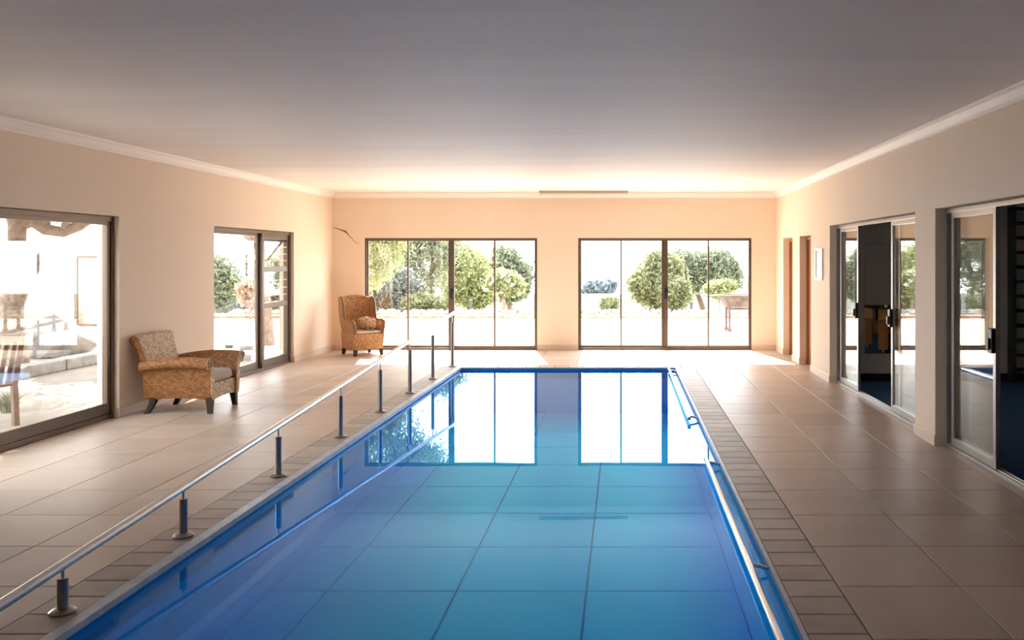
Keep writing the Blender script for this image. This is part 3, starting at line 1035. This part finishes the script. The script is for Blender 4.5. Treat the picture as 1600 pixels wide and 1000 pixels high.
def tree(name, base, blobs, n_, leaf, m, bark, trunk_r, lab, cat='tree', group=None, seed=1, forks=5, droop=0.0, clump=.16, extra=None, elong=2.0):
    """base: trunk foot; blobs: (x,y,z,rx,ry,rz) in world coordinates"""
    b0 = Vector(base)
    t = thing(name, b0, 0, lab, cat, group)
    bl = [(b_[0] - b0.x, b_[1] - b0.y, b_[2] - b0.z, b_[3], b_[4], b_[5]) for b_ in blobs]
    pts, cc = crown_points(bl, n_, seed, clump)
    g_ = np.random.default_rng(seed + 50)
    me = leaves_mesh('foliage', pts, g_.uniform(.6, 1.3, n_) * leaf, m, seed, elong, droop)
    o = bpy.data.objects.new('foliage', me)
    C.objects.link(o)
    o.parent = t
    o['kind'] = 'stuff'
    q = random.Random(seed)
    tb = MB()
    c0 = Vector(bl[0][:3])
    fork = c0 * .55
    tb.tube([(0, 0, -.1), tuple(fork * .4 + Vector((q.uniform(-.04, .04), 0, 0))), tuple(fork)], [trunk_r * 1.15, trunk_r, trunk_r * .8], 8)
    for k_ in range(forks):
        b_ = bl[k_ % len(bl)]
        e = Vector(b_[:3]) + Vector((q.uniform(-.7, .7) * b_[3], q.uniform(-.7, .7) * b_[4], q.uniform(-.1, .8) * b_[5]))
        m1 = fork.lerp(e, .5) + Vector((q.uniform(-.1, .1), q.uniform(-.1, .1), .06)) * trunk_r * 6
        tb.tube([tuple(fork), tuple(m1), tuple(e)], [trunk_r * .6, trunk_r * .4, trunk_r * .12], 6)
    tb.build('trunk', bark, t, True)
    if extra:
        em, en, es = extra
        p2, _ = crown_points(bl, en, seed + 9, .05, 8)
        mid_ = np.array(bl)[:, :3].mean(axis=0)
        p2 = mid_ + (p2 - mid_) * 1.06
        o2 = bpy.data.objects.new('blossom', leaves_mesh('blossom', p2, np.full(en, es), em, seed + 3, 1.1))
        C.objects.link(o2)
        o2.parent = t
        o2['kind'] = 'stuff'
    return t

def P(x, y, Y):
    return tuple(px(x, y, Y))
def blob(x, y, Y, wpx, hpx, dep=None):
    """an ellipsoid crown read off the photo: centre pixel, half width/height in pixels"""
    c_ = px(x, y, Y)
    s_ = Y / 1360
    return (c_.x, c_.y, c_.z, wpx * s_, dep if dep else (wpx + hpx) / 2 * s_, hpx * s_)
GT = 'trees beyond the paving'
# seen through the left door set
tree('pepper_tree', (-7.6, 20.6, -.03), [(-6.3, 20.6, 2.9, 1.5, 1.3, 1.3), (-5.75, 20.3, 1.9, .55, .7, .75), (-6.0, 20.5, 1.35, .35, .5, .55), (-5.0, 20.8, 3.2, .8, .8, .55)],
     20000, .075, 'leaf_lime', 'bark_dark', .16, 'tall olive green tree with drooping leaves close to the doors', group=GT, seed=11, droop=1.1, elong=3.2, clump=.15)
tree('slender_tree', (*P(683, 484, 32)[:2], -.5), [blob(665, 410, 32, 38, 50, .9), blob(690, 372, 32, 34, 40, .9), blob(640, 380, 32, 30, 40, .9)],
     9000, .10, 'leaf_green', 'bark', .10, 'slender pale green tree with many thin upright branches', group=GT, seed=12, forks=14, elong=3.0, clump=.14)
tree('bushy_tree', (*P(735, 486, 37)[:2], -.8), [blob(728, 430, 37, 42, 45), blob(705, 400, 37, 30, 30), blob(750, 455, 36.5, 28, 26)],
     12000, .10, 'leaf_lime', 'bark', .10, 'bushy lime green tree behind the door lock stile', group=GT, seed=13)
tree('round_tree', (*P(800, 480, 40)[:2], -1.0), [blob(788, 415, 40, 27, 30), blob(812, 432, 40, 22, 28), blob(800, 450, 40, 28, 22)],
     10000, .11, 'leaf_green', 'bark', .12, 'rounded grey green tree standing behind the flowering tree', group=GT, seed=14)
tree('flowering_tree', (*P(786, 488, 29.5)[:2], -.22), [blob(788, 437, 29.5, 24, 15), blob(800, 446, 29.5, 20, 16), blob(775, 448, 29.5, 16, 14)],
     5000, .07, 'leaf_lime', 'bark', .07, 'small flowering tree with white blossom and a bare trunk', group=GT, seed=15, forks=8, extra=('petal', 420, .075))
tree('grey_shrub', (*P(612, 484, 30)[:2], -.25), [blob(612, 450, 30, 32, 32), blob(590, 465, 30, 24, 20), blob(636, 462, 30, 20, 22)],
     9000, .08, 'leaf_grey', 'bark_dark', .06, 'dark grey green shrub under the drooping tree', 'shrub', seed=16)
tree('low_shrub', (*P(655, 486, 29)[:2], -.2), [blob(655, 472, 29, 26, 12), blob(690, 474, 29, 18, 10)],
     4000, .06, 'leaf_olive', 'bark_dark', .04, 'low olive shrub at the foot of the slender tree', 'shrub', seed=17)
# right door set
tree('spreading_tree', (*P(1030, 488, 36)[:2], -.75), [blob(1020, 445, 36, 36, 34), blob(1035, 415, 36, 30, 22), blob(1055, 458, 35, 26, 25)],
     13000, .10, 'leaf_olive', 'bark_dark', .11, 'leafy olive tree with a low forked trunk beside the barbecue view', group=GT, seed=21)
tree('broad_tree', (*P(1101, 487, 41)[:2], -1.05), [blob(1080, 425, 41, 40, 30), blob(1120, 420, 41, 34, 28), blob(1138, 432, 41, 22, 24), blob(1060, 410, 41, 26, 18)],
     15000, .12, 'leaf_green', 'bark_dark', .13, 'broad grey green tree with a dark straight trunk', group=GT, seed=22)
tree('yellow_shrub', (*P(1124, 480, 33)[:2], -.5), [blob(1124, 452, 33, 22, 13), blob(1142, 446, 33, 10, 9)],
     4000, .07, 'leaf_lime', 'bark', .04, 'small yellow green shrub behind the barbecue', 'shrub', seed=23)
tree('round_shrub', (*P(950, 489, 29)[:2], -.18), [blob(950, 476, 29, 14, 11), blob(960, 474, 29, 9, 10)],
     3000, .05, 'leaf_olive', 'bark', .03, 'small round shrub standing in front of the grey wall', 'shrub', seed=24)
tree('distant_trees', P(938, 462, 120), [blob(930, 450, 120, 18, 11), blob(952, 449, 120, 14, 12), (P(915, 455, 120)[0], 120, P(915, 455, 120)[2], 1.2, 1.2, .5)],
     2500, .35, 'leaf_haze', 'bark', .2, 'hazy distant clump of trees above the grey wall', 'tree', seed=25)
tree('leafy_tree', (6.5, 36, -.75), [(6.5, 36, .65, 1.15, 1.1, 1.15), (7.6, 36.2, .9, 1.1, 1.0, 1.1)],
     11000, .10, 'leaf_green', 'bark', .11, 'leafy green tree reflected in the glass beside the barred window panel', group=GT, seed=26)
# courtyard side
tree('hedge_tree', (*P(352, 498, 29)[:2], -.2), [blob(350, 455, 29, 40, 42), blob(378, 430, 29, 32, 30), blob(395, 460, 29, 30, 34), blob(325, 430, 29, 40, 40), blob(420, 450, 29, 34, 40), blob(452, 440, 29, 30, 50)],
     24000, .09, 'leaf_green', 'bark', .12, 'dense green trees beyond the courtyard', group=GT, seed=31)
tree('pink_bush', (*P(393, 500, 24)[:2], -.03), [blob(392, 458, 24, 17, 20), blob(404, 468, 24, 14, 16)],
     4000, .06, 'leaf_pink', 'bark', .05, 'dry pinkish bush beyond the courtyard paving', 'bush', seed=32)
tree('shade_tree', (-6.95, 16.9, -.03), [(-7.3, 17.0, 3.6, 1.3, 1.0, .7), (-8.7, 17.2, 3.7, 1.2, .8, .6), (-6.6, 17.4, 3.8, .9, .8, .5)],
     9000, .10, 'leaf_olive', 'bark', .17, 'shade tree with a thick grey trunk outside the barred window', group=GT, seed=33, forks=9, droop=.5)
# forked old tree outside the wide left window
ft = thing('forked_tree', (-9.3, 13.3, -.03), 0, 'old thick-limbed forked tree outside the wide left window', 'tree', GT)
def tp(x, y, dy=0):
    p = px(x, y, 13.3)
    return (p.x + 9.3, p.y - 13.3 + dy, p.z + .03)
lim = MB()
lim.tube([(.0, 0, -.1), tp(22, 540), tp(18, 490), tp(22, 450), tp(24, 410), tp(27, 375), tp(28, 350), tp(10, 325, .1), tp(-10, 300, .2)], [.23, .19, .17, .165, .14, .125, .13, .10, .08], 10)
lim.tube([tp(24, 475), tp(40, 452, -.1), tp(58, 425, -.15), tp(72, 405, -.15), tp(84, 398, -.1)], [.12, .12, .105, .095, .07], 10)
lim.tube([tp(28, 352), tp(45, 345, .1), tp(62, 358, .15), tp(85, 362, .2), tp(108, 352, .25), tp(135, 332, .3), tp(160, 305, .4)], [.11, .10, .09, .085, .08, .07, .05], 10)
lim.tube([tp(62, 357, .15), tp(66, 335, .1), tp(78, 312, .0), tp(90, 280, 0)], [.07, .06, .055, .04], 8)
lim.tube([tp(88, 360, .2), tp(100, 335, .1), tp(118, 315, 0), tp(130, 280, 0)], [.065, .055, .05, .04], 8)
lim.build('trunk', 'bark', ft, True)
pts, _ = crown_points([(.3, -.2, 3.3, 2.0, 1.7, .6), (-1.6, .3, 3.4, 1.8, 1.5, .6), (1.9, -1.2, 3.5, 1.7, 1.7, .55), (1.5, -4.0, 3.5, 1.9, 2.0, .55), (-1.5, -3.0, 3.6, 2.0, 2.0, .6)], 42000, 41, .15)
o = bpy.data.objects.new('foliage', leaves_mesh('foliage', pts, np.random.default_rng(4).uniform(.07, .14, 42000), 'leaf_olive', 41, 2.6, .4))
C.objects.link(o)
o.parent = ft
o['kind'] = 'stuff'

def tuft(name, loc, n_, h, spread, m, lab, cat, seed, wide=.012, potted=False):
    q = random.Random(seed)
    t = thing(name, loc, 0, lab, cat)
    b_ = MB()
    for k_ in range(n_):
        a_ = q.uniform(0, 2 * math.pi)
        hh = h * q.uniform(.6, 1.1)
        sp_ = spread * q.uniform(.3, 1.1)
        r0 = q.uniform(0, .06)
        c_, s_ = math.cos(a_), math.sin(a_)
        n0 = len(b_.v)
        for i in range(4):
            t_i = i / 3
            rr = r0 + sp_ * t_i ** 1.6
            zz = hh * (t_i - .25 * t_i ** 3)
            ww = wide * (1 - t_i * .9)
            b_.v += [(rr * c_ - s_ * ww, rr * s_ + c_ * ww, zz), (rr * c_ + s_ * ww, rr * s_ - c_ * ww, zz)]
        for i in range(3):
            b_.quadface([n0 + 2 * i, n0 + 2 * i + 1, n0 + 2 * i + 3, n0 + 2 * i + 2])
    o_ = b_.build('blades', m, t)
    o_['kind'] = 'stuff'
    return t
tuft('grass_tuft', (-6.72, 9.5, -.03), 160, .28, .17, 'leaf_olive', 'green grass tuft growing outside the wide left window', 'plant', 51)
tuft('agave_plant', (-7.25, 16.0, .0), 60, .5, .45, 'leaf_green', 'spiky agave plant in the courtyard beside the shade tree', 'plant', 52, .022)
pt = thing('plant_pot', (-6.22, 14.35, -.03), 0, 'small blue grey plant pot on the courtyard paving', 'pot')
MB().lathe([(.075, 0), (.105, .2), (.118, .2), (.118, .235), (.10, .235), (.095, .20), (.01, .20)], 0, 0, 18).build('body', 'pot', pt, True)
# wooden garden chair at the edge of the wide window
gc = thing('garden_chair', (-6.42, 8.62, -.03), R(155), 'dark brown wooden garden chair with a slatted back outside', 'chair')
for sy_ in (-1, 1):
    MB().box(.20, .25, sy_ * .25 - .025, sy_ * .25 + .025, 0, .62).build('front_leg', 'trim_wood', gc)
    MB().loft([[(-.25, sy_ * .25 - .025, 0), (-.20, sy_ * .25 - .025, 0), (-.20, sy_ * .25 + .025, 0), (-.25, sy_ * .25 + .025, 0)],
               [(-.22, sy_ * .25 - .025, .42), (-.17, sy_ * .25 - .025, .42), (-.17, sy_ * .25 + .025, .42), (-.22, sy_ * .25 + .025, .42)],
               [(-.34, sy_ * .25 - .025, .92), (-.29, sy_ * .25 - .025, .92), (-.29, sy_ * .25 + .025, .92), (-.34, sy_ * .25 + .025, .92)]]).build('back_leg', 'trim_wood', gc)
    MB().box(-.24, .28, sy_ * .25 - .035, sy_ * .25 + .035, .62, .65).build('armrest', 'trim_wood', gc)
for k_ in range(6):
    MB().box(-.2 + k_ * .075, -.2 + k_ * .075 + .06, -.26, .26, .40, .425).build('seat_slat', 'trim_wood', gc)
MB().box(-.335, -.30, -.225, .225, .86, .93).build('top_rail', 'trim_wood', gc)
for k_ in range(6):
    yy = -.19 + k_ * .076
    MB().loft([[(-.20, yy - .022, .43), (-.18, yy - .022, .43), (-.18, yy + .022, .43), (-.20, yy + .022, .43)],
               [(-.325, yy - .022, .87), (-.305, yy - .022, .87), (-.305, yy + .022, .87), (-.325, yy + .022, .87)]]).build('back_slat', 'trim_wood', gc)

# barbecue stand outside the right door set
bq = thing('barbecue', (2.36, 20.2, -.03), R(4), 'rusty steel trough barbecue on legs outside the doors', 'barbecue')
MB().loft([[(.0, -.22, .56), (1.3, -.22, .56), (1.3, .22, .56), (.0, .22, .56)], [(-.10, -.32, .82), (1.4, -.32, .82), (1.4, .32, .82), (-.10, .32, .82)]]).build('trough', 'rust', bq)
MB().box(-.14, 1.44, -.36, -.30, .81, .84).box(-.14, 1.44, .30, .36, .81, .84).box(-.14, -.08, -.30, .30, .81, .84).box(1.38, 1.44, -.30, .30, .81, .84).box(-.55, -.14, -.28, .28, .815, .835).build('rim_shelf', 'rust', bq)
for lx in (.06, 1.24):
    for ly in (-.2, .2):
        lg = MB().box(lx - .025, lx + .025, ly - .025, ly + .025, .0, .60).build('leg', 'rust', bq)
        MB().lathe([(.06, 0), (.06, .02), (.035, .1)], lx, ly, 10).build('foot', 'rust', lg)
for ly in (-.2, .2):
    MB().box(.06, 1.24, ly - .015, ly + .015, .50, .53).build('brace', 'rust', bq)
